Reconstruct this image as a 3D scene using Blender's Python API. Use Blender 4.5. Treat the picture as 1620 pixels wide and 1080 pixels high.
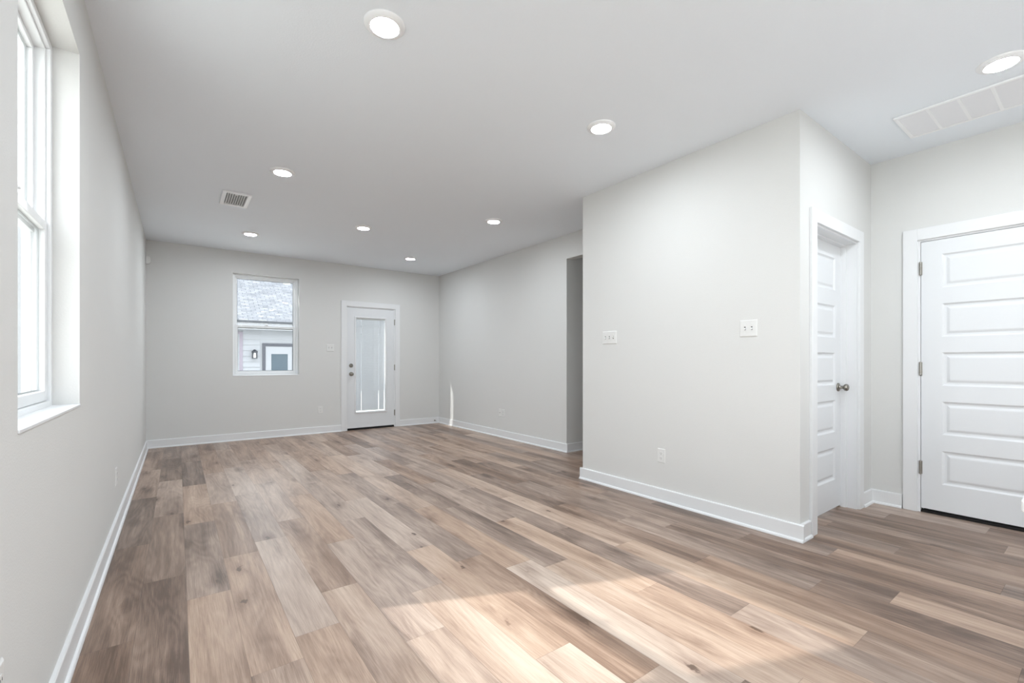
import bpy, bmesh, math, random
from mathutils import Vector, Matrix

# ------------------------------------------------------------------ clear
for o in list(bpy.data.objects): bpy.data.objects.remove(o)
S = bpy.context.scene
COL = S.collection

# ------------------------------------------------------------------ camera
CAMH = 1.1375
cam_d = bpy.data.cameras.new('camera'); cam = bpy.data.objects.new('camera', cam_d); COL.objects.link(cam)
cam.location = (0, 0, CAMH)
cam.rotation_euler = (math.radians(90), 0, math.radians(-36.55))
cam_d.sensor_width = 36; cam_d.lens = 713.5/1620*36
cam_d.shift_y = 32.2/1620
cam_d.clip_start = 0.02
S.camera = cam

# ------------------------------------------------------------------ view
S.view_settings.view_transform = 'Standard'
S.view_settings.look = 'None'
S.view_settings.gamma = 1
S.view_settings.use_curve_mapping = False
S.view_settings.exposure = 0.45

# ------------------------------------------------------------------ world / sun
SKY = 3.3
LAMP = 196.0
SUN = 3.1
w = bpy.data.worlds.new('sky'); S.world = w; w.use_nodes = True
nt = w.node_tree; nt.nodes.clear()
out = nt.nodes.new('ShaderNodeOutputWorld'); bg = nt.nodes.new('ShaderNodeBackground')
tc = nt.nodes.new('ShaderNodeTexCoord'); sp = nt.nodes.new('ShaderNodeSeparateXYZ')
rp = nt.nodes.new('ShaderNodeValToRGB')
nt.links.new(tc.outputs['Generated'], sp.inputs[0]); nt.links.new(sp.outputs['Z'], rp.inputs[0])
rp.color_ramp.elements[0].position = 0.0; rp.color_ramp.elements[0].color = (0.985, 0.99, 1.0, 1)
rp.color_ramp.elements[1].position = 0.8; rp.color_ramp.elements[1].color = (0.86, 0.92, 1.0, 1)
nt.links.new(rp.outputs[0], bg.inputs[0]); bg.inputs[1].default_value = SKY
nt.links.new(bg.outputs[0], out.inputs[0])

sun_d = bpy.data.lights.new('sun', 'SUN'); sun = bpy.data.objects.new('sun', sun_d); COL.objects.link(sun)
SUN_AZ = Vector((0.92, -0.39)).normalized(); SUN_EL = math.radians(39.2)
sdir = Vector((SUN_AZ.x*math.cos(SUN_EL), SUN_AZ.y*math.cos(SUN_EL), -math.sin(SUN_EL)))
sun.rotation_euler = sdir.to_track_quat('-Z', 'Y').to_euler()
sun.location = (-6, 8, 8)
sun_d.energy = SUN; sun_d.angle = math.radians(0.9); sun_d.color = (1.0, 0.97, 0.93)

# ------------------------------------------------------------------ dimensions (metres)
H = 2.74
XL, YB, XR, XP, YP, XE = -.3325, 7.60, 3.932, 3.1705, 1.21, 4.536
YPB = 3.119          # far end of the partition block
YO = 4.15            # far side of the hallway opening
YR = -3.7            # wall behind the camera
TX = 0.17            # outside wall thickness

# ------------------------------------------------------------------ materials
def new_mat(name):
    m = bpy.data.materials.new(name); m.use_nodes = True
    t = m.node_tree; b = t.nodes['Principled BSDF']
    return m, t, b
def N(t, kind, **kw):
    n = t.nodes.new(kind)
    for k, v in kw.items(): setattr(n, k, v)
    return n
def srgb(r, g, b):
    f = lambda c: (c/255/12.92) if c/255 <= .04045 else ((c/255+.055)/1.055)**2.4
    return (f(r), f(g), f(b), 1)
def paint(name, col, rough, bump=0.0, scale=250.0, spec=0.5, var=0.01):
    m, t, b = new_mat(name)
    tc = N(t, 'ShaderNodeTexCoord'); no = N(t, 'ShaderNodeTexNoise')
    no.inputs['Scale'].default_value = scale; no.inputs['Detail'].default_value = 3
    t.links.new(tc.outputs['Object'], no.inputs['Vector'])
    lo = N(t, 'ShaderNodeTexNoise'); lo.inputs['Scale'].default_value = 1.3
    t.links.new(tc.outputs['Object'], lo.inputs['Vector'])
    mx = N(t, 'ShaderNodeMix', data_type='RGBA')
    mx.inputs[6].default_value = tuple(c*(1-var) for c in col[:3])+(1,)
    mx.inputs[7].default_value = tuple(min(1, c*(1+var)) for c in col[:3])+(1,)
    t.links.new(lo.outputs['Fac'], mx.inputs[0]); t.links.new(mx.outputs[2], b.inputs['Base Color'])
    b.inputs['Roughness'].default_value = rough
    b.inputs['Specular IOR Level'].default_value = spec
    if bump:
        bp = N(t, 'ShaderNodeBump'); bp.inputs['Strength'].default_value = bump; bp.inputs['Distance'].default_value = .002
        t.links.new(no.outputs['Fac'], bp.inputs['Height']); t.links.new(bp.outputs[0], b.inputs['Normal'])
    return m
M = {}
M['wall'] = paint('wall_paint', srgb(221, 221, 219), .75, .35, 160, .3)
M['ceiling'] = paint('ceiling_paint', srgb(241, 246, 251), .9, .35, 120, .2)
M['trim'] = paint('white_trim_paint', srgb(233, 234, 235), .35, 0, 60, .5)
M['door'] = paint('white_door_paint', srgb(229, 231, 233), .38, .08, 40, .5)
M['vinyl'] = paint('white_window_vinyl', srgb(240, 242, 243), .3)
M['plastic'] = paint('white_plastic', srgb(230, 230, 228), .35)
M['ring'] = paint('white_lamp_ring', srgb(247, 248, 249), .4)
M['blade'] = paint('white_enamel_blade', srgb(236, 237, 240), .5)
M['slat'] = paint('pale_grey_slat', srgb(214, 215, 218), .5)
M['filter'] = paint('white_filter_fabric', srgb(205, 205, 204), .9)
M['spacer'] = paint('grey_glass_spacer', srgb(120, 126, 128), .5)
M['slot'] = paint('dark_slot', srgb(70, 68, 66), .6)
M['dark'] = paint('dark_recess', srgb(24, 22, 21), .9)
M['quartz'] = paint('white_quartz', srgb(238, 238, 238), .15, 0, 40, .5, .03)
M['duct_shade'] = paint('duct_shade_grey', srgb(58, 58, 58), .8)
M['wood_block'] = paint('threshold_wood', srgb(70, 52, 40), .6)
M['siding'] = paint('white_siding', srgb(148, 151, 156), .8)
M['greytrim'] = paint('grey_house_trim', srgb(74, 76, 84), .8)
M['mauve'] = paint('mauve_trim', srgb(130, 124, 134), .8)
M['lantern'] = paint('black_lantern_metal', srgb(36, 40, 48), .5)
M['concrete'] = paint('pale_concrete', srgb(196, 194, 190), .9, .3, 20, .2, .06)
M['rubber'] = paint('white_rubber', srgb(225, 225, 222), .6)

def metal(name, col, rough):
    m, t, b = new_mat(name)
    tc = N(t, 'ShaderNodeTexCoord'); no = N(t, 'ShaderNodeTexNoise'); no.inputs['Scale'].default_value = 90
    t.links.new(tc.outputs['Object'], no.inputs['Vector'])
    mr = N(t, 'ShaderNodeMapRange'); mr.inputs['To Min'].default_value = rough*.8; mr.inputs['To Max'].default_value = rough*1.25
    t.links.new(no.outputs['Fac'], mr.inputs['Value']); t.links.new(mr.outputs[0], b.inputs['Roughness'])
    b.inputs['Base Color'].default_value = col; b.inputs['Metallic'].default_value = 1
    return m
M['nickel'] = metal('satin_nickel', srgb(150, 146, 138), .3)
M['hinge'] = metal('hinge_nickel', srgb(168, 165, 158), .35)

def glass_mat(name, tint, refl=1.0):
    m = bpy.data.materials.new(name); m.use_nodes = True; t = m.node_tree; t.nodes.clear()
    o = N(t, 'ShaderNodeOutputMaterial'); tr = N(t, 'ShaderNodeBsdfTransparent'); gl = N(t, 'ShaderNodeBsdfGlossy')
    gl.inputs['Roughness'].default_value = 0.0
    tr.inputs['Color'].default_value = tint
    lw = N(t, 'ShaderNodeLayerWeight'); lw.inputs['Blend'].default_value = .5
    pw = N(t, 'ShaderNodeMath', operation='POWER'); pw.inputs[1].default_value = 5
    ml = N(t, 'ShaderNodeMath', operation='MULTIPLY_ADD'); ml.inputs[1].default_value = .9*refl; ml.inputs[2].default_value = .035*refl
    mx = N(t, 'ShaderNodeMixShader')
    t.links.new(lw.outputs['Facing'], pw.inputs[0]); t.links.new(pw.outputs[0], ml.inputs[0])
    t.links.new(ml.outputs[0], mx.inputs[0]); t.links.new(tr.outputs[0], mx.inputs[1]); t.links.new(gl.outputs[0], mx.inputs[2])
    t.links.new(mx.outputs[0], o.inputs[0])
    return m
M['glass'] = glass_mat('window_glass', (.968, .98, .976, 1))

def emit(name, col, strength):
    m = bpy.data.materials.new(name); m.use_nodes = True; t = m.node_tree; t.nodes.clear()
    o = N(t, 'ShaderNodeOutputMaterial'); e = N(t, 'ShaderNodeEmission'); e.inputs[0].default_value = col; e.inputs[1].default_value = strength
    t.links.new(e.outputs[0], o.inputs[0]); return m
M['lens'] = emit('lamp_lens_glow', (.93, 1.0, 1.06, 1), LAMP)

# dark tinted glass of the neighbour's door
m, t, b = new_mat('tinted_door_glass'); b.inputs['Base Color'].default_value = srgb(70, 84, 94)
b.inputs['Roughness'].default_value = .08; M['tinted'] = m

# shingles
def shingle_mat():
    m, t, b = new_mat('grey_shingles')
    tc = N(t, 'ShaderNodeTexCoord'); br = N(t, 'ShaderNodeTexBrick')
    br.inputs['Color1'].default_value = srgb(128, 130, 134); br.inputs['Color2'].default_value = srgb(104, 107, 112)
    br.inputs['Mortar'].default_value = srgb(84, 87, 92); br.inputs['Scale'].default_value = 1
    br.inputs['Brick Width'].default_value = .33; br.inputs['Row Height'].default_value = .15; br.inputs['Mortar Size'].default_value = .014
    mp = N(t, 'ShaderNodeMapping'); 
    t.links.new(tc.outputs['UV'], mp.inputs[0]); t.links.new(mp.outputs[0], br.inputs['Vector'])
    no = N(t, 'ShaderNodeTexNoise'); no.inputs['Scale'].default_value = 3.5; no.inputs['Detail'].default_value = 6
    t.links.new(tc.outputs['UV'], no.inputs['Vector'])
    mx = N(t, 'ShaderNodeMix', data_type='RGBA', blend_type='OVERLAY'); mx.inputs[0].default_value = .5
    t.links.new(br.outputs['Color'], mx.inputs[6]); t.links.new(no.outputs['Fac'], mx.inputs[7])
    t.links.new(mx.outputs[2], b.inputs['Base Color']); b.inputs['Roughness'].default_value = .9
    return m
M['shingle'] = shingle_mat()

def bounce_ground_mat():  # ground made pale so it bounces daylight up to the ceiling
    m, t, b = new_mat('bounce_ground')
    tc = N(t, 'ShaderNodeTexCoord'); no = N(t, 'ShaderNodeTexNoise'); no.inputs['Scale'].default_value = 14; no.inputs['Detail'].default_value = 6
    t.links.new(tc.outputs['Object'], no.inputs['Vector'])
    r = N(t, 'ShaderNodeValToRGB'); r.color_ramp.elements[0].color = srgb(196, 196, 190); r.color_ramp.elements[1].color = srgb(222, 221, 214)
    t.links.new(no.outputs['Fac'], r.inputs[0]); t.links.new(r.outputs[0], b.inputs['Base Color']); b.inputs['Roughness'].default_value = 1
    return m
M['bounce_ground'] = bounce_ground_mat()

# vinyl plank floor: every plank is a face that carries tone and seed
def floor_mat():
    m, t, b = new_mat('oak_vinyl_planks'); L = t.links.new
    at = N(t, 'ShaderNodeAttribute'); at.attribute_name = 'plank'
    uv = N(t, 'ShaderNodeUVMap'); uv.uv_map = 'plank_uv'          # u 0..1 across, v in metres along
    sc = N(t, 'ShaderNodeSeparateColor'); L(at.outputs['Color'], sc.inputs[0])
    su = N(t, 'ShaderNodeSeparateXYZ'); L(uv.outputs[0], su.inputs[0])
    def math_(op, a, bb=None, c=None):
        n = N(t, 'ShaderNodeMath', operation=op)
        for i, v in enumerate((a, bb, c)):
            if v is None: continue
            if isinstance(v, (int, float)): n.inputs[i].default_value = v
            else: L(v, n.inputs[i])
        return n.outputs[0]
    x = math_('MULTIPLY', su.outputs['X'], .1775)
    y = su.outputs['Y']
    seedx = math_('MULTIPLY', sc.outputs[1], 37.0); seedy = math_('MULTIPLY', sc.outputs[2], 53.0)
    def vec(sx, sy):
        c = N(t, 'ShaderNodeCombineXYZ')
        L(math_('MULTIPLY_ADD', x, sx, seedx), c.inputs[0]); L(math_('MULTIPLY_ADD', y, sy, seedy), c.inputs[1]); L(seedx, c.inputs[2])
        return c.outputs[0]
    def noise(v, detail=4, rough=.55, dist=0.0):
        n = N(t, 'ShaderNodeTexNoise'); n.inputs['Scale'].default_value = 1; n.inputs['Detail'].default_value = detail
        n.inputs['Roughness'].default_value = rough; n.inputs['Distortion'].default_value = dist
        L(v, n.inputs['Vector']); return n.outputs['Fac']
    cloud = noise(vec(9, 1.15), 3, .5, .35)
    streak = noise(vec(45, 1.5), 4, .6, .4)
    grain = noise(vec(420, 9), 4, .7)
    # growth rings
    ringbase = noise(vec(7, .9), 2, .4, .3)
    ring = math_('SINE', math_('MULTIPLY', ringbase, 95.0))
    # knots
    vo = N(t, 'ShaderNodeTexVoronoi'); vo.inputs['Scale'].default_value = 1; vo.inputs['Randomness'].default_value = 1
    wob = noise(vec(40, 25), 3, .6)
    kv = N(t, 'ShaderNodeCombineXYZ')
    L(math_('ADD', math_('MULTIPLY_ADD', x, 6.5, seedx), math_('MULTIPLY', wob, .25)), kv.inputs[0])
    L(math_('ADD', math_('MULTIPLY_ADD', y, 2.6, seedy), math_('MULTIPLY', wob, .18)), kv.inputs[1])
    L(kv.outputs[0], vo.inputs['Vector'])
    kd = vo.outputs['Distance']
    ksep = N(t, 'ShaderNodeSeparateColor'); L(vo.outputs['Color'], ksep.inputs[0])
    ksel = math_('GREATER_THAN', ksep.outputs[0], .45)
    def mrange(v, a, bb, c, d):
        n = N(t, 'ShaderNodeMapRange'); n.interpolation_type = 'SMOOTHSTEP'
        L(v, n.inputs['Value']); n.inputs['From Min'].default_value = a; n.inputs['From Max'].default_value = bb
        n.inputs['To Min'].default_value = c; n.inputs['To Max'].default_value = d; return n.outputs[0]
    kcore = math_('MULTIPLY', mrange(kd, .035, .10, 1, 0), ksel)
    khalo = math_('MULTIPLY', mrange(kd, .05, .42, 1, 0), ksel)
    # tone
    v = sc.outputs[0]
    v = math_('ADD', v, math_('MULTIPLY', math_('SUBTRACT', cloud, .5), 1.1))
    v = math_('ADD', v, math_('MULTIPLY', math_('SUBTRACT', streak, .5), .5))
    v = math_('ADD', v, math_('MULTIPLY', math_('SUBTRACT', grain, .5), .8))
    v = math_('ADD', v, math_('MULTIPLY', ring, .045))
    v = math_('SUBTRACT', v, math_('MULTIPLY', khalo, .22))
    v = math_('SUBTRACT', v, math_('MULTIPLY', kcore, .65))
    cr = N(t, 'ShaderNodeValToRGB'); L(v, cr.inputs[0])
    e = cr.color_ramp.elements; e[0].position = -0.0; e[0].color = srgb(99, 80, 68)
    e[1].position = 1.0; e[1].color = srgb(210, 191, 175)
    a = cr.color_ramp.elements.new(.3); a.color = srgb(143, 121, 107)
    a = cr.color_ramp.elements.new(.62); a.color = srgb(180, 158, 142)
    # hue drift per plank: some pinker, some greyer
    hs = N(t, 'ShaderNodeHueSaturation'); L(cr.outputs[0], hs.inputs['Color'])
    L(mrange(sc.outputs[2], 0, 1, .92, 1.2), hs.inputs['Saturation'])
    # seams
    eu = math_('MINIMUM', x, math_('SUBTRACT', .1775, x))
    pl = math_('MULTIPLY', at.outputs['Alpha'], 2.0)
    ev = math_('MINIMUM', y, math_('SUBTRACT', pl, y))
    ed = math_('MINIMUM', eu, ev)
    seam = mrange(ed, .0004, .0018, 1, 0)
    mx = N(t, 'ShaderNodeMix', data_type='RGBA', blend_type='MULTIPLY')
    L(math_('MULTIPLY', seam, .45), mx.inputs[0]); L(hs.outputs[0], mx.inputs[6]); mx.inputs[7].default_value = (.35, .3, .27, 1)
    L(mx.outputs[2], b.inputs['Base Color'])
    L(mrange(grain, .3, .7, .29, .42), b.inputs['Roughness'])
    b.inputs['Specular IOR Level'].default_value = .5
    bp = N(t, 'ShaderNodeBump'); bp.inputs['Strength'].default_value = .25; bp.inputs['Distance'].default_value = .0012
    L(math_('SUBTRACT', grain, math_('MULTIPLY', seam, 1.5)), bp.inputs['Height']); L(bp.outputs[0], b.inputs['Normal'])
    return m
M['floor'] = floor_mat()

# ------------------------------------------------------------------ helpers
def link(name, bm, mat, parent=None, smooth=False, bevel=0.0, segs=2):
    me = bpy.data.meshes.new(name); bmesh.ops.recalc_face_normals(bm, faces=bm.faces[:]); bm.to_mesh(me); bm.free()
    for mm in (mat if isinstance(mat, (list, tuple)) else [mat]): me.materials.append(M[mm])
    if smooth:
        for p in me.polygons: p.use_smooth = True
    o = bpy.data.objects.new(name, me); COL.objects.link(o)
    if parent is not None: o.parent = parent
    if bevel:
        b = o.modifiers.new('bevel', 'BEVEL'); b.width = bevel; b.segments = segs; b.limit_method = 'ANGLE'
        b.angle_limit = math.radians(40)
    return o
def box(bm, x0, x1, y0, y1, z0, z1, mi=0):
    vs = [bm.verts.new((x, y, z)) for x in (x0, x1) for y in (y0, y1) for z in (z0, z1)]
    for f in ((0, 1, 3, 2), (4, 6, 7, 5), (0, 4, 5, 1), (2, 3, 7, 6), (0, 2, 6, 4), (1, 5, 7, 3)):
        bm.faces.new([vs[i] for i in f]).material_index = mi
    return vs
def BX(*boxes):
    bm = bmesh.new()
    for b in boxes: box(bm, *b)
    return bm
def lathe(bm, prof, seg=32, M4=None, mi=0):
    """prof: list of (r, z) ; axis +Z, transformed by M4"""
    rings = []
    for r, z in prof:
        if r < 1e-6: rings.append([bm.verts.new((0, 0, z))])
        else: rings.append([bm.verts.new((r*math.cos(2*math.pi*k/seg), r*math.sin(2*math.pi*k/seg), z)) for k in range(seg)])
    for a, b in zip(rings, rings[1:]):
        for k in range(seg):
            k2 = (k+1) % seg
            if len(a) == 1 and len(b) == 1: continue
            if len(a) == 1: f = bm.faces.new((a[0], b[k], b[k2]))
            elif len(b) == 1: f = bm.faces.new((a[k], a[k2], b[0]))
            else: f = bm.faces.new((a[k], a[k2], b[k2], b[k]))
            f.material_index = mi
    if M4 is not None: bmesh.ops.transform(bm, matrix=M4, verts=[v for r in rings for v in r])
def empty(name, loc, rot=0.0):
    o = bpy.data.objects.new(name, None); COL.objects.link(o); o.location = loc; o.rotation_euler = (0, 0, rot)
    o.empty_display_size = .1; return o
def tag(o, label=None, cat=None, group=None, kind=None):
    if label: o['label'] = label
    if cat: o['category'] = cat
    if group: o['group'] = group
    if kind: o['kind'] = kind
    return o
def slab(name, axis, a0, a1, us, zs, holes, mat='wall'):
    """solid wall between a0 and a1 on `axis`; spans us x zs in the other two directions; rectangular holes (u0,u1,z0,z1)"""
    U = sorted(set(list(us)+[h[i] for h in holes for i in (0, 1)])); Z = sorted(set(list(zs)+[h[i] for h in holes for i in (2, 3)]))
    bm = bmesh.new(); vd = {}
    def P(a, u, z):
        k = (a, u, z)
        if k not in vd: vd[k] = bm.verts.new((a, u, z) if axis == 0 else ((u, a, z) if axis == 1 else (u, z, a)))
        return vd[k]
    def solid(i, j):
        if i < 0 or j < 0 or i >= len(U)-1 or j >= len(Z)-1: return False
        cu, cz = (U[i]+U[i+1])/2, (Z[j]+Z[j+1])/2
        return not any(h[0] < cu < h[1] and h[2] < cz < h[3] for h in holes)
    for i in range(len(U)-1):
        for j in range(len(Z)-1):
            if not solid(i, j): continue
            u0, u1, z0, z1 = U[i], U[i+1], Z[j], Z[j+1]
            for a in (a0, a1): bm.faces.new((P(a, u0, z0), P(a, u1, z0), P(a, u1, z1), P(a, u0, z1)))
            if not solid(i-1, j): bm.faces.new((P(a0, u0, z0), P(a1, u0, z0), P(a1, u0, z1), P(a0, u0, z1)))
            if not solid(i+1, j): bm.faces.new((P(a0, u1, z0), P(a1, u1, z0), P(a1, u1, z1), P(a0, u1, z1)))
            if not solid(i, j-1): bm.faces.new((P(a0, u0, z0), P(a1, u0, z0), P(a1, u1, z0), P(a0, u1, z0)))
            if not solid(i, j+1): bm.faces.new((P(a0, u0, z1), P(a1, u0, z1), P(a1, u1, z1), P(a0, u1, z1)))
    return tag(link(name, bm, mat), kind='structure')

# ------------------------------------------------------------------ floor
def build_floor():
    random.seed(11)
    W = .1775; LEN = 1.22
    x0 = .035-2*W
    off = {0: 2.40, 1: 2.98, 2: 2.65, 3: 1.87, 4: 3.25, 5: 2.345, 6: 2.95, 7: 2.08, 8: 2.56-1.23, 9: 1.03, 10: 2.02, 11: 1.90, 12: 1.42, 13: 1.04,
           14: .635, 15: .217, 16: .925, 17: .65, 18: 2.68-1.22, 19: 1.025, 20: .35, 21: .8, 22: 1.22}
    # (y inside the plank, tone) per row, set by eye; right-hand rows also carry painted dimness
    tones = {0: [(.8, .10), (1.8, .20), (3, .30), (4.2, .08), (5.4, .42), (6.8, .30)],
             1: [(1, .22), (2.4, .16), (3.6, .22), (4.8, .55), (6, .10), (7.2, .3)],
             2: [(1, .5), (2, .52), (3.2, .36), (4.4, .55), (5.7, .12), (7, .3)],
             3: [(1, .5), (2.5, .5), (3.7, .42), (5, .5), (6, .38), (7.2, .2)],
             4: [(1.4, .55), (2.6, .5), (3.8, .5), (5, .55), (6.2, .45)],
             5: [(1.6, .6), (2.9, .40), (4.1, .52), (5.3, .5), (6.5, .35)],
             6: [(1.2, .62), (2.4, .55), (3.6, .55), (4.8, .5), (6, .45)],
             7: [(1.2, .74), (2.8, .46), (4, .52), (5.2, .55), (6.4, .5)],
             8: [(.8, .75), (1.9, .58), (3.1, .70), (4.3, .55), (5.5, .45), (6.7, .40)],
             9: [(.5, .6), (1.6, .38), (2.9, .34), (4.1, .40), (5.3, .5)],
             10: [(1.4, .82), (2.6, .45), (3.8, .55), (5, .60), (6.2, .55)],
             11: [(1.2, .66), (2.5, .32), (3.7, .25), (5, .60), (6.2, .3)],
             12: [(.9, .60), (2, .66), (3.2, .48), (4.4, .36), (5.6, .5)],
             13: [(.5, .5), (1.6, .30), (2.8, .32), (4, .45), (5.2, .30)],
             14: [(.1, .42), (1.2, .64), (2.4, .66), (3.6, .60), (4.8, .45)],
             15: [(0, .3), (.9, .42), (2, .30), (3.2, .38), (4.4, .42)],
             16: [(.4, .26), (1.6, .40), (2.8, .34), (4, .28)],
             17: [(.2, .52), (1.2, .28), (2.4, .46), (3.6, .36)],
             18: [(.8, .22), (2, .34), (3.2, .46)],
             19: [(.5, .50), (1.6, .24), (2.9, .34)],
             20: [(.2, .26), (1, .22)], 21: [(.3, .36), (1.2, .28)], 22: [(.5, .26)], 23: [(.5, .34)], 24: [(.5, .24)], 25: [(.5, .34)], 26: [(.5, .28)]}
    ylo, yhi = YR-.1, YB+.3; xhi = 6.9
    bm = bmesh.new(); uvl = bm.loops.layers.uv.new('plank_uv'); data = []
    k = 0
    while x0+k*W < xhi:
        xa, xb = x0+k*W, x0+(k+1)*W
        first = off.get(k, random.uniform(.1, 1.3))
        base = first
        while base > ylo: base -= LEN
        y = base; 
        while y < yhi:
            tone = min(.62, max(.2, random.gauss(.42, .10)))
            for ty, tv in tones.get(k, []):
                if y <= ty < y+LEN: tone = tv-(.09 if k >= 15 else .0)  # rows on the right darkened to paint in the weaker light
            rx, ry = random.random(), random.random()
            ya, yb = max(y, ylo), min(y+LEN, yhi)
            x_a, x_b = max(xa, XL-.15), xb
            vs = [bm.verts.new(p) for p in ((x_a, ya, 0), (x_b, ya, 0), (x_b, yb, 0), (x_a, yb, 0))]
            f = bm.faces.new(vs)
            uu = (0, 1, 1, 0); vv = (ya-y, ya-y, yb-y, yb-y)
            for l, a, c in zip(f.loops, uu, vv): l[uvl].uv = (a, c)
            data.append((tone, rx, ry, LEN/2))
            y += LEN
        k += 1
    me = bpy.data.meshes.new('floor'); bm.to_mesh(me); bm.free()
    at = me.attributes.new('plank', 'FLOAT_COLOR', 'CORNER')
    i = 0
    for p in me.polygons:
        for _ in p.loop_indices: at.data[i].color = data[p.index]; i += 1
    me.materials.append(M['floor'])
    o = bpy.data.objects.new('floor', me); COL.objects.link(o); tag(o, kind='structure')
build_floor()

# ------------------------------------------------------------------ walls and ceiling
W1 = (1.699, 2.617, .95, 2.435)          # left window (y0,y1,z0,z1)
W2 = (.637, 1.517, .93, 2.425)           # back window (x0,x1,z0,z1)
W3 = (-3.3, -.45, .15, 2.5)                # large opening added behind the camera to bring in daylight
W4 = (-.45, .60, .6, 2.435)              # unseen opening beside the camera, added for more daylight
D1 = (2.232, 3.075, 0, 2.062)            # glazed back door
slab('wall_left', 0, XL-TX, XL, (YR, YB+TX), (0, H), [W1, W3, W4])
slab('wall_back', 1, YB, YB+TX, (XL, XR+.12), (0, H), [W2, D1])
slab('wall_right', 0, XR, XR+.12, (YPB-.02, YB), (0, H), [(YPB-.02, YO, 0, 2.435)])
slab('wall_hall', 1, YO, YO+.11, (XR+.12, 6.9), (0, H), [])
slab('wall_hall_end', 0, 6.8, 6.9, (YPB-.12, YO), (0, H), [])
slab('wall_partition', 0, XP, XP+.12, (YP, YPB), (0, H), [])
slab('wall_partition_back', 1, YPB-.12, YPB, (XP+.12, 6.9), (0, H), [])
DP = (3.395, 4.222, 0, 2.065)            # pantry door opening
slab('wall_pantry', 1, YP, YP+.12, (XP+.12, XE+.14), (0, H), [DP])
DE = (.003, .923, 0, 2.065)              # entry door opening (y)
slab('wall_entry', 0, XE, XE+.14, (YR, YP), (0, H), [DE])
slab('wall_rear', 1, YR-.14, YR, (XL-TX, XE+.14), (0, H), [(-.1, 1.6, .05, 2.5)])  # opening added out of view to let daylight in
slab('wall_pantry_rear', 1, YP+1.0, YP+1.1, (XP+.12, 5.2), (0, H), [])
slab('ceiling', 2, H, H+.12, (XL-TX, 6.9), (YR-.14, YB+TX), [], 'ceiling')

# ------------------------------------------------------------------ baseboards (board + shoe moulding in one profile)
def baseboard(name, p0, p1, nrm, ext0=0.0, ext1=0.0):
    p0, p1, n = Vector(p0), Vector(p1), Vector(nrm); d = (p1-p0).normalized()
    p0 = p0-d*ext0; p1 = p1+d*ext1
    prof = [(0, 0), (.027, 0), (.0262, .008), (.0225, .0145), (.0155, .018), (.0145, .018), (.0145, .102), (.0115, .107), (0, .108)]
    bm = bmesh.new()
    a = [bm.verts.new((p0.x+n.x*q, p0.y+n.y*q, z)) for q, z in prof]
    b = [bm.verts.new((p1.x+n.x*q, p1.y+n.y*q, z)) for q, z in prof]
    k = len(prof)
    for i in range(k): bm.faces.new((a[i], a[(i+1) % k], b[(i+1) % k], b[i]))
    bm.faces.new(a[::-1]); bm.faces.new(b)
    return tag(link(name, bm, 'trim'), kind='structure')
E_ = .027
baseboard('baseboard_left', (XL, YR), (XL, YB), (1, 0))
baseboard('baseboard_back', (XL, YB), (2.149, YB), (0, -1))
baseboard('baseboard_back_corner', (3.158, YB), (XR, YB), (0, -1))
baseboard('baseboard_right', (XR, YB), (XR, YO), (-1, 0), 0, E_)
baseboard('baseboard_hall', (XR, YO), (6.8, YO), (0, -1), 0)
baseboard('baseboard_partition', (XP, YPB), (XP, YP), (-1, 0), E_, E_)
baseboard('baseboard_partition_end', (XP, YPB), (XR, YPB), (0, 1))
baseboard('baseboard_pantry', (XP, YP), (DP[0]-.088, YP), (0, -1))
baseboard('baseboard_pantry_corner', (DP[1]+.088, YP), (XE, YP), (0, -1))
baseboard('baseboard_entry', (XE, YP), (XE, DE[1]+.088), (-1, 0))
baseboard('baseboard_entry_right', (XE, DE[0]-.088), (XE, YR), (-1, 0))
baseboard('baseboard_rear', (XL, YR), (XE, YR), (0, 1))

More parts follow.
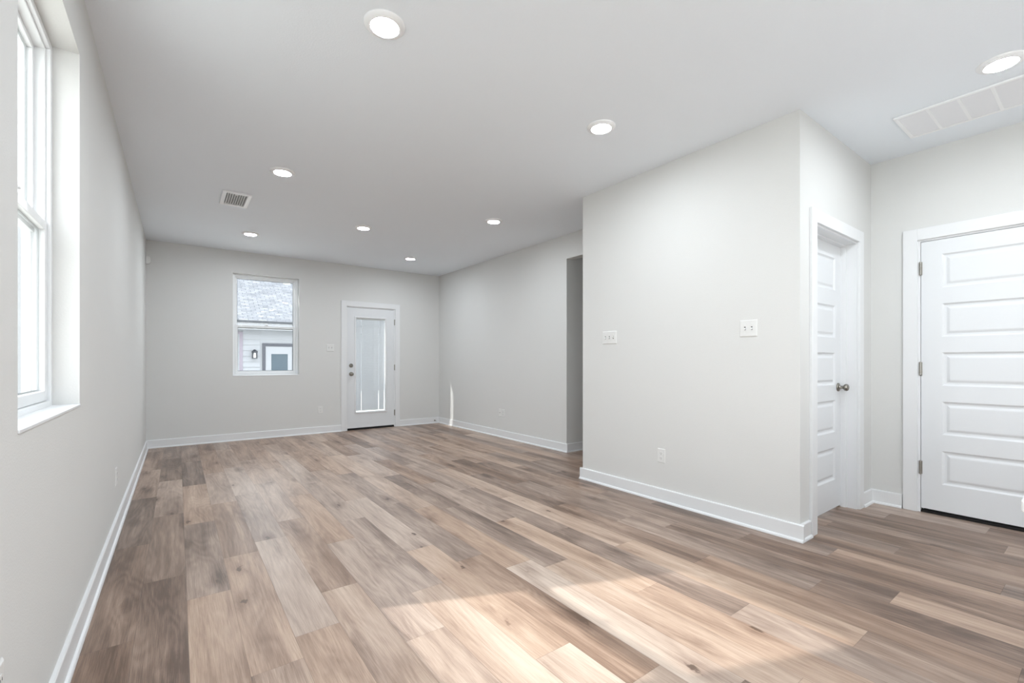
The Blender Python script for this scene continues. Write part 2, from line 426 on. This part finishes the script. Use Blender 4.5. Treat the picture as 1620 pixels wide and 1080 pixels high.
# ------------------------------------------------------------------ windows
def window(name, axis, sign, plane, u0, u1, z0, z1, rail=1.66):
    """single-hung vinyl window; local x along the wall, local y pointing outdoors"""
    root = empty(name, (0, 0, 0)); tag(root, kind='structure')
    w_ = u1-u0
    if axis == 1: root.location = (u0, plane, 0)
    else: root.location = (plane, u0, 0); root.rotation_euler = (0, 0, math.pi/2)   # local x -> +Y, local y -> -X
    fd0, fd1 = .082, .165        # depth of the vinyl frame
    f = .030
    def ring(bm, x0, x1, y0, y1, a, b, t, tb=None):
        tb = tb or t
        box(bm, x0, x0+t, y0, y1, a, b); box(bm, x1-t, x1, y0, y1, a, b)
        box(bm, x0+t, x1-t, y0, y1, b-t, b); box(bm, x0+t, x1-t, y0, y1, a, a+tb)
    bm = bmesh.new()
    ring(bm, 0, w_, fd0, fd1, z0, z1, f)
    ring(bm, f, w_-f, fd0+.014, fd1-.012, z0+f, z1-f, .010)
    ring(bm, f+.010, w_-f-.010, fd0+.052, fd1-.006, z0+f+.010, z1-f-.010, .009)
    link('window_frame', bm, 'vinyl', root, bevel=.0025)
    # upper sash, outer track
    bm = bmesh.new(); ring(bm, f+.006, w_-f-.006, fd0+.045, fd0+.072, rail-.012, z1-f-.004, .026, .034)
    us = link('upper_sash', bm, 'vinyl', root, bevel=.002)
    link('pane', BX((f+.028, w_-f-.028, fd0+.056, fd0+.061, rail+.018, z1-f-.026)), 'glass', us)
    # lower sash, inner track
    bm = bmesh.new(); ring(bm, f+.004, w_-f-.004, fd0+.010, fd0+.040, z0+f+.002, rail+.034, .034, .040)
    ls = link('lower_sash', bm, 'vinyl', root, bevel=.002)
    link('pane', BX((f+.034, w_-f-.034, fd0+.022, fd0+.027, z0+f+.038, rail+.004)), 'glass', ls)
    def spacer(parent, x0, x1, y0, y1, a, b):
        bm = bmesh.new(); ring(bm, x0, x1, y0, y1, a, b, .007); link('glass_spacer', bm, 'spacer', parent)
    spacer(us, f+.031, w_-f-.031, fd0+.0612, fd0+.066, rail+.021, z1-f-.029)
    spacer(ls, f+.037, w_-f-.037, fd0+.0272, fd0+.032, z0+f+.041, rail+.001)
    # sash lock and sill
    cx = w_*.5
    link('sash_lock', BX((cx-.03, cx+.03, fd0+.014, fd0+.034, rail+.0335, rail+.046), (cx-.008, cx+.022, fd0+.004, fd0+.026, rail+.045, rail+.054)), 'vinyl', root, bevel=.002)
    # tilt latches
    link('window_stop', BX((f-.002, f+.016, fd0+.004, fd0+.020, z1-.16, z1-.115)), 'vinyl', root, bevel=.003)
    link('window_sill', BX((.0, w_, -.004, fd0+.001, z0-.0, z0+.010)), 'trim', root, bevel=.002)
    return root
window('window_1', 0, 0, XL, W1[0], W1[1], W1[2], W1[3], 1.665)
window('window_2', 1, 0, YB, W2[0], W2[1], W2[2], W2[3], 1.645)
window('added_window_4', 0, 0, XL, W4[0], W4[1], W4[2], W4[3], 1.665)  # unseen, added for daylight
window('added_window_3', 0, 0, XL, W3[0], W3[1], W3[2], W3[3], 1.665)  # added out of view to brighten the room

# ------------------------------------------------------------------ doors
def casing(name, root, u0, u1, ztop, wd=.086, th=.018):
    """flat casing around an opening on the local y=0 plane, room side is -y"""
    e = .004
    bm = BX((u0-wd+e, u0+e, -th, 0, 0, ztop+wd-e), (u1-e, u1+wd-e, -th, 0, 0, ztop+wd-e), (u0+e, u1-e, -th, 0, ztop-e, ztop+wd-e))
    return link('door_casing', bm, 'trim', root, bevel=.0015)
def jamb(root, u0, u1, ztop, depth, stop_y=None):
    t = .018
    b = [(u0, u0+t, 0, depth, 0, ztop), (u1-t, u1, 0, depth, 0, ztop), (u0+t, u1-t, 0, depth, ztop-t, ztop)]
    if stop_y is not None:
        s = .011
        b += [(u0+t, u0+t+s, stop_y, stop_y+.035, 0, ztop-t), (u1-t-s, u1-t, stop_y, stop_y+.035, 0, ztop-t), (u0+t+s, u1-t-s, stop_y, stop_y+.035, ztop-t-s, ztop-t)]
    return link('door_jamb', BX(*b), 'trim', root)
def panel_slab(root, u0, u1, z0, z1, y0, th, panels, stile=.116):
    """moulded door leaf: front skin at y0 with recessed panels whose centre field is raised again"""
    bm = bmesh.new()
    U = [u0, u0+stile, u1-stile, u1]
    Z = [z0]+[q for p in panels for q in p]+[z1]
    for i in range(3):
        for j in range(len(Z)-1):
            a, b, c, d = U[i], U[i+1], Z[j], Z[j+1]
            if i == 1 and j % 2 == 1:
                steps = [(0, 0), (.004, .003), (.012, .0095), (.020, .0105), (.026, .0100), (.040, .0035), (.046, .0025)]
                prev = None
                for off, dep in steps:
                    r = [bm.verts.new((x, y0+dep, z)) for x, z in ((a+off, c+off), (b-off, c+off), (b-off, d-off), (a+off, d-off))]
                    if prev:
                        for k in range(4): bm.faces.new((prev[k], prev[(k+1) % 4], r[(k+1) % 4], r[k]))
                    prev = r
                bm.faces.new(prev)
            else:
                bm.faces.new([bm.verts.new((x, y0, z)) for x, z in ((a, c), (b, c), (b, d), (a, d))])
    bmesh.ops.remove_doubles(bm, verts=bm.verts[:], dist=1e-5)
    # sides and back
    y1 = y0+th
    o = [bm.verts.new(p) for p in ((u0, y0, z0), (u1, y0, z0), (u1, y0, z1), (u0, y0, z1), (u0, y1, z0), (u1, y1, z0), (u1, y1, z1), (u0, y1, z1))]
    for f in ((0, 1, 5, 4), (1, 2, 6, 5), (2, 3, 7, 6), (3, 0, 4, 7), (4, 5, 6, 7)): bm.faces.new([o[i] for i in f])
    bmesh.ops.remove_doubles(bm, verts=bm.verts[:], dist=1e-5)
    return link('door_slab', bm, 'door', root)
def knob(root, x, y, z, name='door_knob', seg=32, s=1.0):
    """axis towards the room (-y)"""
    bm = bmesh.new()
    Mx = Matrix.Translation((x, y, z)) @ Matrix.Rotation(math.radians(90), 4, 'X')
    prof = [(0, 0), (.033, 0), (.033, .004), (.030, .009), (.016, .012), (.0125, .016), (.0115, .034), (.015, .039), (.024, .044), (.0275, .052), (.0275, .058), (.024, .066), (.014, .0705), (0, .0715)]
    lathe(bm, [(r*s, q*s) for r, q in prof], seg, Mx)
    return link(name, bm, 'nickel', root, smooth=True)
def deadbolt(root, x, y, z):
    bm = bmesh.new(); Mx = Matrix.Translation((x, y, z)) @ Matrix.Rotation(math.radians(90), 4, 'X')
    lathe(bm, [(0, 0), (.033, 0), (.033, .006), (.029, .013), (.012, .014), (.010, .020), (0, .020)], 32, Mx)
    box(bm, x-.019, x+.019, y-.034, y-.014, z-.005, z+.005)
    return link('deadbolt', bm, 'nickel', root, smooth=False, bevel=.001)
def hinge(root, x, y, z, h=.095):
    bm = bmesh.new()
    for k in range(5):
        a = z-h/2+k*h/5
        lathe(bm, [(0, a+.0004), (.0065, a+.0004), (.0068, a+.002), (.0068, a+h/5-.002), (.0065, a+h/5-.0004), (0, a+h/5-.0004)], 14, Matrix.Translation((x, y, 0)))
    lathe(bm, [(0, z+h/2), (.005, z+h/2), (.004, z+h/2+.004), (0, z+h/2+.005)], 12, Matrix.Translation((x, y, 0)))
    lathe(bm, [(0, z-h/2-.005), (.004, z-h/2-.004), (.005, z-h/2), (0, z-h/2)], 12, Matrix.Translation((x, y, 0)))
    box(bm, x-.010, x+.010, y+.0035, y+.0085, z-h/2, z+h/2)
    return link('hinge', bm, 'hinge', root, bevel=0)

PAN = [(.230, .478), (.597, .843), (.960, 1.208), (1.322, 1.570), (1.686, 1.936)]

# glazed back door: local frame = world, plane y = YB
d1 = empty('door_1', (0, YB, 0)); tag(d1, kind='structure')
casing('door_casing', d1, D1[0], D1[1], D1[3]); jamb(d1, D1[0], D1[1], D1[3], .17, .052)
s0, s1 = 2.250, 3.057; g0, g1, gz0, gz1 = 2.396, 2.893, .303, 1.870
YS = .006
bm = BX((s0, g0-.014, YS, YS+.044, .034, 2.041), (g1+.014, s1, YS, YS+.044, .034, 2.041), (g0-.014, g1+.014, YS, YS+.044, .034, gz0-.014), (g0-.014, g1+.014, YS, YS+.044, gz1+.014, 2.041))
sl = link('door_slab', bm, 'door', d1)
bm = bmesh.new()
def lite_frame(bm):
    prof = [(-.030, 0), (-.030, -.008), (-.024, -.013), (-.010, -.013), (-.002, -.006), (.000, .010), (.0, .040), (-.014, .044), (-.014, .0)]
    rs = []
    for o_, y_ in prof:
        rs.append([bm.verts.new(p) for p in ((g0+o_, YS+y_, gz0+o_), (g1-o_, YS+y_, gz0+o_), (g1-o_, YS+y_, gz1-o_), (g0+o_, YS+y_, gz1-o_))])
    for a, b in zip(rs, rs[1:]+rs[:1]):
        for k in range(4): bm.faces.new((a[k], a[(k+1) % 4], b[(k+1) % 4], b[k]))
lite_frame(bm); link('door_lite_frame', bm, 'trim', sl)
link('pane', BX((g0, g1, YS+.012, YS+.015, gz0, gz1)), 'glass', sl)
# mini blind between the panes
bm = bmesh.new(); pitch = .0145; z = gz0+.030; ang = math.radians(65); hw = .0078
while z < gz1-.022:
    a = bm.verts.new; c, s = math.cos(ang)*hw, math.sin(ang)*hw; yc = YS+.027
    for xa, xb in ((g0+.008, g0+.092), (g0+.097, g1-.107), (g1-.102, g1-.010)):
        vs = [a((xa, yc-c, z-s)), a((xb, yc-c, z-s)), a((xb, yc+.0012, z+.0009)), a((xa, yc+.0012, z+.0009)), a((xb, yc+c, z+s)), a((xa, yc+c, z+s))]
        bm.faces.new(vs[:4]); bm.faces.new((vs[3], vs[2], vs[4], vs[5]))
    z += pitch
blind = link('mini_blind', bm, 'slat', sl)
md = blind.modifiers.new('thick', 'SOLIDIFY'); md.thickness = .0004
link('blind_rail', BX((g0+.006, g1-.006, YS+.020, YS+.034, gz0+.010, gz0+.022), (g0+.006, g1-.006, YS+.018, YS+.036, gz1-.018, gz1-.002)), 'plastic', blind)
link('blind_cord', BX((g1-.010, g1-.004, YS+.016, YS+.018, gz0+.5, gz1-.01)), 'plastic', blind)
link('blind_slider', BX((g1+.004, g1+.020, YS-.020, YS-.012, 1.28, 1.32)), 'plastic', sl, bevel=.003)
knob(sl, 2.312, YS, .937); deadbolt(sl, 2.312, YS, 1.077)
for zz in (.25, 1.04, 1.83): hinge(sl, 3.066, -.004, zz)
link('threshold', BX((D1[0]+.018, D1[1]-.018, .0, .17, 0, .012), (D1[0]+.018, D1[1]-.018, .012, .16, .012, .03)), 'dark', d1)

# pantry door: recessed in a deep jamb
d2 = empty('door_2', (0, YP, 0)); tag(d2, kind='structure')
casing('door_casing', d2, DP[0], DP[1], DP[3]); jamb(d2, DP[0], DP[1], DP[3], .138, .068)
sl = panel_slab(d2, DP[0]+.021, DP[1]-.021, .014, 2.044, .103, .035, PAN)
knob(sl, DP[1]-.021-.062, .103, .94); 
# entry door on the right wall: local x runs towards -Y, local -y faces the room (-X)
d3 = empty('door_3', (XE, 0, 0), -math.pi/2); tag(d3, kind='structure')
casing('door_casing', d3, -DE[1], -DE[0], DE[3]); jamb(d3, -DE[1], -DE[0], DE[3], .14, .050)
sl = panel_slab(d3, -DE[1]+.021, -DE[0]-.021, .032, 2.044, .004, .044, PAN)
knob(sl, -DE[0]-.021-.065, .004, .94); deadbolt(sl, -DE[0]-.021-.065, .004, 1.08)
for zz in (.338, 1.086, 1.845): hinge(sl, -DE[1]+.0185, -.006, zz, .098)
link('threshold', BX((-DE[1]+.018, -DE[0]-.018, .006, .14, 0, .015), (-DE[1]+.018, -DE[0]-.018, .05, .14, .015, .031)), 'dark', d3)

# ------------------------------------------------------------------ recessed lights
def make_light():
    r = empty('ceiling_light', (0, 0, 0))
    bm = bmesh.new(); lathe(bm, [(.096, 0), (.0955, -.004), (.092, -.008), (.078, -.0145), (.068, -.0165), (.0655, -.0155), (.0645, -.012), (.0645, 0), (.096, 0)], 56)
    link('trim_ring', bm, 'ring', r, smooth=True)
    bm = bmesh.new(); lathe(bm, [(.0644, -.0118), (.05, -.0142), (.03, -.0155), (0, -.016)], 56)
    link('lens', bm, 'lens', r, smooth=True)
    return r
def copy_tree(o):
    c = o.copy(); COL.objects.link(c)
    for ch in o.children:
        d = ch.copy(); COL.objects.link(d); d.parent = c
        for g in ch.children:
            e = g.copy(); COL.objects.link(e); e.parent = d
    return c
lamps = [((.791, 2.083), 'large bright round ceiling light nearest the camera, top centre of the picture'),
         ((2.322, 2.110), 'round ceiling light just left of the white partition wall top'),
         ((.710, 4.205), 'round ceiling light beside the small ceiling air vent'),
         ((.731, 6.475), 'small round ceiling light above the back window'),
         ((1.780, 5.378), 'round ceiling light in the middle of the ceiling, between vent and door'),
         ((2.886, 4.243), 'round ceiling light nearest the hallway opening on the right wall'),
         ((2.895, 6.552), 'smallest round ceiling light, above and right of the glazed back door'),
         ((3.540, .380), 'round ceiling light beside the long white return air grille'),
         ((.79, -.15), None), ((2.32, -.15), None), ((.79, -2.3), None), ((2.32, -2.3), None), ((3.6, -2.0), None)]  # these five are added out of view for extra light
L0 = make_light()
for i, ((x, y), lab) in enumerate(lamps):
    o = L0 if i == 0 else copy_tree(L0)
    o.location = (x, y, H)
    tag(o, lab or 'round ceiling light added out of view behind the camera', 'ceiling light', 'recessed ceiling lights')

# ------------------------------------------------------------------ ceiling vent
v = empty('ceiling_vent', (.336, 4.962, H)); tag(v, 'small white ceiling air vent with louvres over a dark backing near the left wall', 'air vent')
vw, vl = .241, .430
link('duct_shade_plate', BX((.03, vw-.03, .03, vl-.03, -.003, -.0005)), 'duct_shade', v)  # dark plate stands in for the shade inside the duct
bm = BX((0, .036, 0, vl, -.016, 0), (vw-.036, vw, 0, vl, -.016, 0), (.036, vw-.036, 0, .036, -.016, 0), (.036, vw-.036, vl-.036, vl, -.016, 0))
link('vent_frame', bm, 'ring', v, bevel=.004)
for k in range(9):
    x = .043+k*.0195; bm = bmesh.new(); a = bm.verts.new
    prof = [(0, -.004), (.002, -.008), (.006, -.012), (.012, -.0145), (.0125, -.0135), (.0068, -.011), (.003, -.0073), (.0012, -.004)]
    A = [a((x+p, .036, q)) for p, q in prof]; B = [a((x+p, vl-.036, q)) for p, q in prof]; n = len(prof)
    for i in range(n): bm.faces.new((A[i], A[(i+1) % n], B[(i+1) % n], B[i]))
    bm.faces.new(A[::-1]); bm.faces.new(B)
    link('louvre', bm, 'plastic', v)
link('damper_lever', BX((.11, .125, .040, .048, -.024, -.006)), 'plastic', v)

# ------------------------------------------------------------------ return air grille
g = empty('return_air_grille', (3.782, -.02, H)); tag(g, 'long white return air grille in ceiling above the panelled door on the right', 'air vent')
gw, gl = .425, .912
link('filter_backing', BX((.02, gw-.02, .02, gl-.02, -.003, -.0005)), 'filter', g)
link('grille_frame', BX((0, .022, 0, gl, -.012, 0), (gw-.022, gw, 0, gl, -.012, 0), (.022, gw-.022, 0, .022, -.012, 0), (.022, gw-.022, gl-.022, gl, -.012, 0)), 'ring', g, bevel=.003)
bm = bmesh.new()
ydiv = [gl-.022-.142*k for k in range(1, 7)]
for y in ydiv:
    if y > .05: box(bm, .022, gw-.022, y-.008, y+.008, -.0095, -.003)
link('crossbar', bm, 'ring', g)
bm = bmesh.new(); x = .024
while x < gw-.032:
    vs = [bm.verts.new(p) for p in ((x, .022, -.0045), (x+.0105, .022, -.0085), (x+.0105, gl-.022, -.0085), (x, gl-.022, -.0045), (x, .022, -.0055), (x+.0105, .022, -.0095), (x+.0105, gl-.022, -.0095), (x, gl-.022, -.0055))]
    for f in ((0, 1, 2, 3), (4, 5, 6, 7), (0, 1, 5, 4), (3, 2, 6, 7), (0, 3, 7, 4), (1, 2, 6, 5)): bm.faces.new([vs[i] for i in f])
    x += .0125
lo = link('louvre_blades', bm, 'blade', g)

# ------------------------------------------------------------------ wall plates
def frame_on(wall, u, z, off=0.0):
    """local frame: x along the wall, -y towards the room"""
    if wall == 'back': return (u, YB-off, z), 0.0
    if wall == 'right': return (XR-off, u, z), -math.pi/2
    if wall == 'part': return (XP-off, u, z), -math.pi/2
    if wall == 'left': return (XL+off, u, z), math.pi/2
def plate(root, w_, h_=.116, th=.0055):
    bm = bmesh.new(); e = .005
    a = [bm.verts.new(p) for p in ((-w_/2, 0, -h_/2), (w_/2, 0, -h_/2), (w_/2, 0, h_/2), (-w_/2, 0, h_/2))]
    m_ = [bm.verts.new(p) for p in ((-w_/2, -.002, -h_/2), (w_/2, -.002, -h_/2), (w_/2, -.002, h_/2), (-w_/2, -.002, h_/2))]
    b = [bm.verts.new(p) for p in ((-w_/2+e, -th, -h_/2+e), (w_/2-e, -th, -h_/2+e), (w_/2-e, -th, h_/2-e), (-w_/2+e, -th, h_/2-e))]
    for p, q in ((a, m_), (m_, b)):
        for k in range(4): bm.faces.new((p[k], p[(k+1) % 4], q[(k+1) % 4], q[k]))
    bm.faces.new(b); bm.faces.new(a[::-1])
    return link('cover_plate', bm, 'plastic', root)
def outlet(wall, u, z, label):
    loc, r = frame_on(wall, u, z); o = empty('wall_outlet', loc, r); tag(o, label, 'outlet', 'duplex wall outlets')
    p = plate(o, .072)
    for dz in (-.0195, .0195):
        bm = bmesh.new(); pr = []
        for k in range(24):
            t_ = 2*math.pi*k/24; pr.append((.0172*math.cos(t_), max(-.0125, min(.0125, .0172*math.sin(t_)))))
        A = [bm.verts.new((x, -.0050, dz+zz)) for x, zz in pr]; B = [bm.verts.new((x, -.0075, dz+zz)) for x, zz in pr]
        for k in range(24): bm.faces.new((A[k], A[(k+1) % 24], B[(k+1) % 24], B[k]))
        bm.faces.new(B)
        rc = link('receptacle', bm, 'plastic', o)
        bm = BX((-.0075, -.0055, -.0080, -.0070, dz-.002, dz+.006), (.0055, .0075, -.0080, -.0070, dz-.001, dz+.006))
        lathe(bm, [(0, 0), (.0025, 0), (.0025, .001), (0, .001)], 10, Matrix.Translation((0, -.0070, dz-.0075)) @ Matrix.Rotation(math.radians(90), 4, 'X'))
        link('slot', bm, 'slot', rc)
    bm = bmesh.new(); lathe(bm, [(0, 0), (.003, 0), (.0026, .001), (0, .0012)], 12, Matrix.Translation((0, -.0055, 0)) @ Matrix.Rotation(math.radians(90), 4, 'X'))
    link('screw', bm, 'plastic', p)
    return o
def blank_plate(wall, u, z, label):
    loc, r = frame_on(wall, u, z); o = empty('cable_plate', loc, r); tag(o, label, 'wall plate')
    p = plate(o, .072)
    bm = bmesh.new(); Mx = Matrix.Translation((0, -.0055, 0)) @ Matrix.Rotation(math.radians(90), 4, 'X')
    lathe(bm, [(0, 0), (.0068, 0), (.0068, .002), (.0048, .0025), (.0048, .009), (.001, .009), (0, .006)], 18, Mx)
    link('coax_jack', bm, 'nickel', o)
    return o
def switch(wall, u, z, gangs, label, ups):
    loc, r = frame_on(wall, u, z); o = empty('light_switch', loc, r); tag(o, label, 'light switch', 'toggle light switches')
    w_ = .072+.046*(gangs-1); p = plate(o, w_)
    for k in range(gangs):
        x = -.023*(gangs-1)+.046*k; up = ups[k]
        link('switch_slot', BX((x-.0052, x+.0052, -.0060, -.0045, -.012, .012)), 'slot', p)
        bm = BX((x-.0046, x+.0046, -.017, -.005, -.0055, .0055))
        for vv in bm.verts:
            if vv.co.y < -.01: vv.co.z = vv.co.z*.75+(.007 if up else -.007)
        link('toggle', bm, 'plastic', o, bevel=.0012)
        for dz in (-.030, .030):
            bm = bmesh.new(); lathe(bm, [(0, 0), (.003, 0), (.0026, .001), (0, .0012)], 12, Matrix.Translation((x, -.0055, dz)) @ Matrix.Rotation(math.radians(90), 4, 'X'))
            link('screw', bm, 'plastic', p)
    return o
switch('part', 2.778, 1.359, 3, 'wide three-gang toggle switch plate near the far end of the white partition wall', (0, 0, 1))
switch('part', 1.530, 1.369, 2, 'two-gang toggle switch plate near the pantry corner of the partition wall', (0, 0))
switch('back', 1.981, 1.364, 2, 'small two-gang switch plate beside the glazed back door', (0, 0))
outlet('part', 2.228, .373, 'white duplex outlet low on the white partition wall')
outlet('back', 1.826, .373, 'white duplex outlet low on the back wall left of the glazed door')
outlet('right', 5.518, .367, 'white duplex outlet low on the far right wall, right one of the pair')
blank_plate('right', 5.602, .367, 'white cable jack plate low on the far right wall, left one of the pair')
outlet('left', 4.00, .372, 'white outlet low on the left wall, seen edge-on beyond the near window')
outlet('left', 1.528, .386, 'white outlet corner on the near left wall at the lower left edge')

# ------------------------------------------------------------------ motion sensor in the far left corner
ms = empty('motion_sensor', (XL+.002, 7.50, 2.452)); tag(ms, 'small white motion sensor high in the far left corner', 'sensor')
bm = bmesh.new()
pr = [(0, -.047), (.030, -.047), (.045, -.030), (.048, .010), (.040, .042), (.028, .047), (0, .047)]
A = [bm.verts.new((x, -.030, z)) for x, z in pr]; B = [bm.verts.new((x, .034, z)) for x, z in pr]; n = len(pr)
for i in range(n): bm.faces.new((A[i], A[(i+1) % n], B[(i+1) % n], B[i]))
bm.faces.new(A[::-1]); bm.faces.new(B)
body = link('sensor_body', bm, 'plastic', ms, bevel=.004)
link('sensor_window', BX((.040, .0485, -.018, .022, -.026, .006)), 'plastic', ms, bevel=.003)

# ------------------------------------------------------------------ spring door stop on the back baseboard
ds = empty('door_stop', (3.835, YB-.0145, .052)); tag(ds, 'small metal spring door stop on the back baseboard near the right corner', 'door stop')
Mx = Matrix.Rotation(math.radians(90), 4, 'X')
bm = bmesh.new(); lathe(bm, [(0, 0), (.013, 0), (.012, .004), (.007, .008), (0, .008)], 20, Mx); link('mounting_base', bm, 'nickel', ds, smooth=True)
bm = bmesh.new(); turns, R_, r_, s_ = 14, .0055, .0011, 14
pts = []
for i in range(turns*s_+1):
    t_ = i/s_*2*math.pi; rr = R_*(1-.25*i/(turns*s_)); pts.append(Vector((rr*math.cos(t_), -.008-.055*i/(turns*s_), rr*math.sin(t_))))
prev = None
for i, p in enumerate(pts):
    ax = Vector((p.x, 0, p.z)).normalized(); ring = [bm.verts.new(p+ax*r_*math.cos(q*math.pi/2)+Vector((0, 1, 0))*r_*math.sin(q*math.pi/2)) for q in range(4)]
    if prev:
        for q in range(4): bm.faces.new((prev[q], prev[(q+1) % 4], ring[(q+1) % 4], ring[q]))
    prev = ring
link('spring', bm, 'nickel', ds)
bm = bmesh.new(); lathe(bm, [(0, .060), (.007, .061), (.0075, .068), (.006, .073), (0, .074)], 18, Mx); link('rubber_tip', bm, 'rubber', ds, smooth=True)

# ------------------------------------------------------------------ kitchen island, only its counter corner enters the picture
isl = empty('kitchen_island', (1.108, .098, 0)); tag(isl, 'white countertop corner at the far right edge in front of the panelled door', 'countertop')
bm = bmesh.new(); ix, iy = 2.0, -.98; r = .012; pts = []
for cx, cy, a0 in ((r, -r, 90), (r, iy+r, 180), (ix-r, iy+r, 270), (ix-r, -r, 0)):
    for k in range(7):
        a = math.radians(a0+90*k/6) if cx == r and cy == -r else math.radians(a0+90*k/6)
        pts.append((cx+r*math.cos(a), cy+r*math.sin(a)))
A = [bm.verts.new((x, y, .8905)) for x, y in pts]; B = [bm.verts.new((x, y, .9105)) for x, y in pts]; n = len(pts)
for i in range(n): bm.faces.new((A[i], A[(i+1) % n], B[(i+1) % n], B[i]))
bm.faces.new(A[::-1]); bm.faces.new(B)
link('countertop', bm, 'quartz', isl, bevel=.003)
link('cabinet_body', BX((.04, ix-.04, iy+.03, -.28, .10, .890), (.04, ix-.04, iy+.10, -.28, 0, .10)), 'door', isl)
for k in range(3):
    a = .05+k*.64; link('cabinet_door', BX((a, a+.62, iy+.010, iy+.03, .12, .87)), 'door', isl, bevel=.002)

# ------------------------------------------------------------------ outdoors
GZ = -.20
bm = BX((-60, 60, YB+TX+.02, 70, GZ-.1, GZ), (-60, XL-TX-.02, -40, YB+TX+.02, GZ-.1, GZ), (XL-TX-.02, 60, -40, YR-.16, GZ-.1, GZ))
tag(link('ground', bm, 'bounce_ground'), kind='structure')
tag(link('patio_slab', BX((-1.2, 3.9, YB+TX+.01, YB+2.6, GZ, GZ+.1)), 'concrete'), kind='structure')
# unseen block added to keep the sun off the back window
tag(link('wall_sun_block', BX((XL-TX-3, .34, YB+TX+.005, YB+2.2, GZ, 3.05)), 'siding'), kind='structure')

# neighbour's house seen through the back window
NY = 21.0
nh = empty('neighbor_house', (0, NY, GZ)); tag(nh, 'white sided house with grey shingle roof seen through the back window', 'house')
bm = bmesh.new(); z = 0; ex = .225
while z < 2.75:
    z2 = min(z+ex, 2.8)
    for x0_, x1_ in ((2.10, 2.71), (3.95+.09, 16.0)):
        vs = [bm.verts.new(p) for p in ((x0_, -.035, z), (x1_, -.035, z), (x1_, -.004, z2), (x0_, -.004, z2), (x1_, .0, z), (x0_, .0, z))]
        bm.faces.new(vs[:4]); bm.faces.new((vs[0], vs[1], vs[4], vs[5]))
    if z > 2.05:
        vs = [bm.verts.new(p) for p in ((2.71, -.022, z), (4.04, -.022, z), (4.04, -.004, z2), (2.71, -.004, z2), (4.04, .0, z), (2.71, .0, z))]
        bm.faces.new(vs[:4]); bm.faces.new((vs[0], vs[1], vs[4], vs[5]))
    z += ex
box(bm, -8, 16, 0, 9, 0, 2.8)
link('siding_wall', bm, 'siding', nh)
link('corner_trim', BX((1.985, 2.10, -.04, .0, 0, 2.55), (.9, 1.985, -.04, 0, 2.45, 2.55)), 'mauve', nh)
link('garage_panel', BX((.9, 1.985, -.02, 0, 0, 2.45)), 'siding', nh)
fr = link('door_trim', BX((2.795, 2.91, -.05, 0, 0, 2.10), (3.91, 3.955, -.05, 0, 0, 2.10), (2.91, 3.91, -.05, 0, 1.975, 2.10)), 'greytrim', nh)
nd = link('patio_door', BX((2.91, 3.12, -.035, 0, 0, 1.975), (3.74, 3.91, -.035, 0, 0, 1.975), (3.12, 3.74, -.035, 0, 1.665, 1.975), (3.12, 3.74, -.035, 0, 0, .25)), 'siding', nh)
link('door_glass', BX((3.12, 3.74, -.018, -.010, .25, 1.665)), 'tinted', nd)
link('fascia', BX((-8.4, 16.4, -.62, -.58, 2.62, 2.86), (-8.4, 16.4, -.58, .02, 2.62, 2.66)), 'siding', nh)
bm = bmesh.new(); uvl = bm.loops.layers.uv.new('UVMap')
ra, rb = (-.66, 2.86), (8.2, 2.86+8.86*.62)
vs = [bm.verts.new(p) for p in ((-8.5, ra[0], ra[1]), (16.5, ra[0], ra[1]), (16.5, rb[0], rb[1]), (-8.5, rb[0], rb[1]))]
f = bm.faces.new(vs); sl_ = math.hypot(rb[0]-ra[0], rb[1]-ra[1])
for l, u_ in zip(f.loops, ((0, 0), (25, 0), (25, sl_), (0, sl_))): l[uvl].uv = u_
rf = link('roof', bm, 'shingle', nh); sd = rf.modifiers.new('thick', 'SOLIDIFY'); sd.thickness = .12; sd.offset = -1
link('roof_vent', BX((2.62, 2.92, 5.1, 5.4, 2.86+5.7*.62, 2.86+6.4*.62)), 'siding', nh)
# wall lantern
lt = empty('wall_lantern', (2.50, NY, 1.44)); tag(lt, 'black wall lantern on the white siding outside, seen through the back window', 'lantern')
bm = bmesh.new(); lathe(bm, [(0, .20), (.03, .19), (.10, .12), (.115, .08), (.10, .08), (0, .10)], 20, Matrix.Translation((0, -.17, 0))); link('lantern_cap', bm, 'lantern', lt)
bm = BX((-.05, .05, -.03, -.024, -.02, .16), (-.015, .015, -.17, -.02, .16, .19))
for sx, sy in ((-1, -1), (1, -1), (-1, 1), (1, 1)): box(bm, sx*.075-.012, sx*.075+.012, -.17+sy*.075-.012, -.17+sy*.075+.012, -.15, .09)
box(bm, -.09, .09, -.26, -.08, -.17, -.14)
link('lantern_frame', bm, 'lantern', lt)
bm = bmesh.new(); lathe(bm, [(.045, -.14), (.05, -.05), (.035, .06), (0, .07)], 16, Matrix.Translation((0, -.17, 0))); link('lantern_glass', bm, 'plastic', lt)
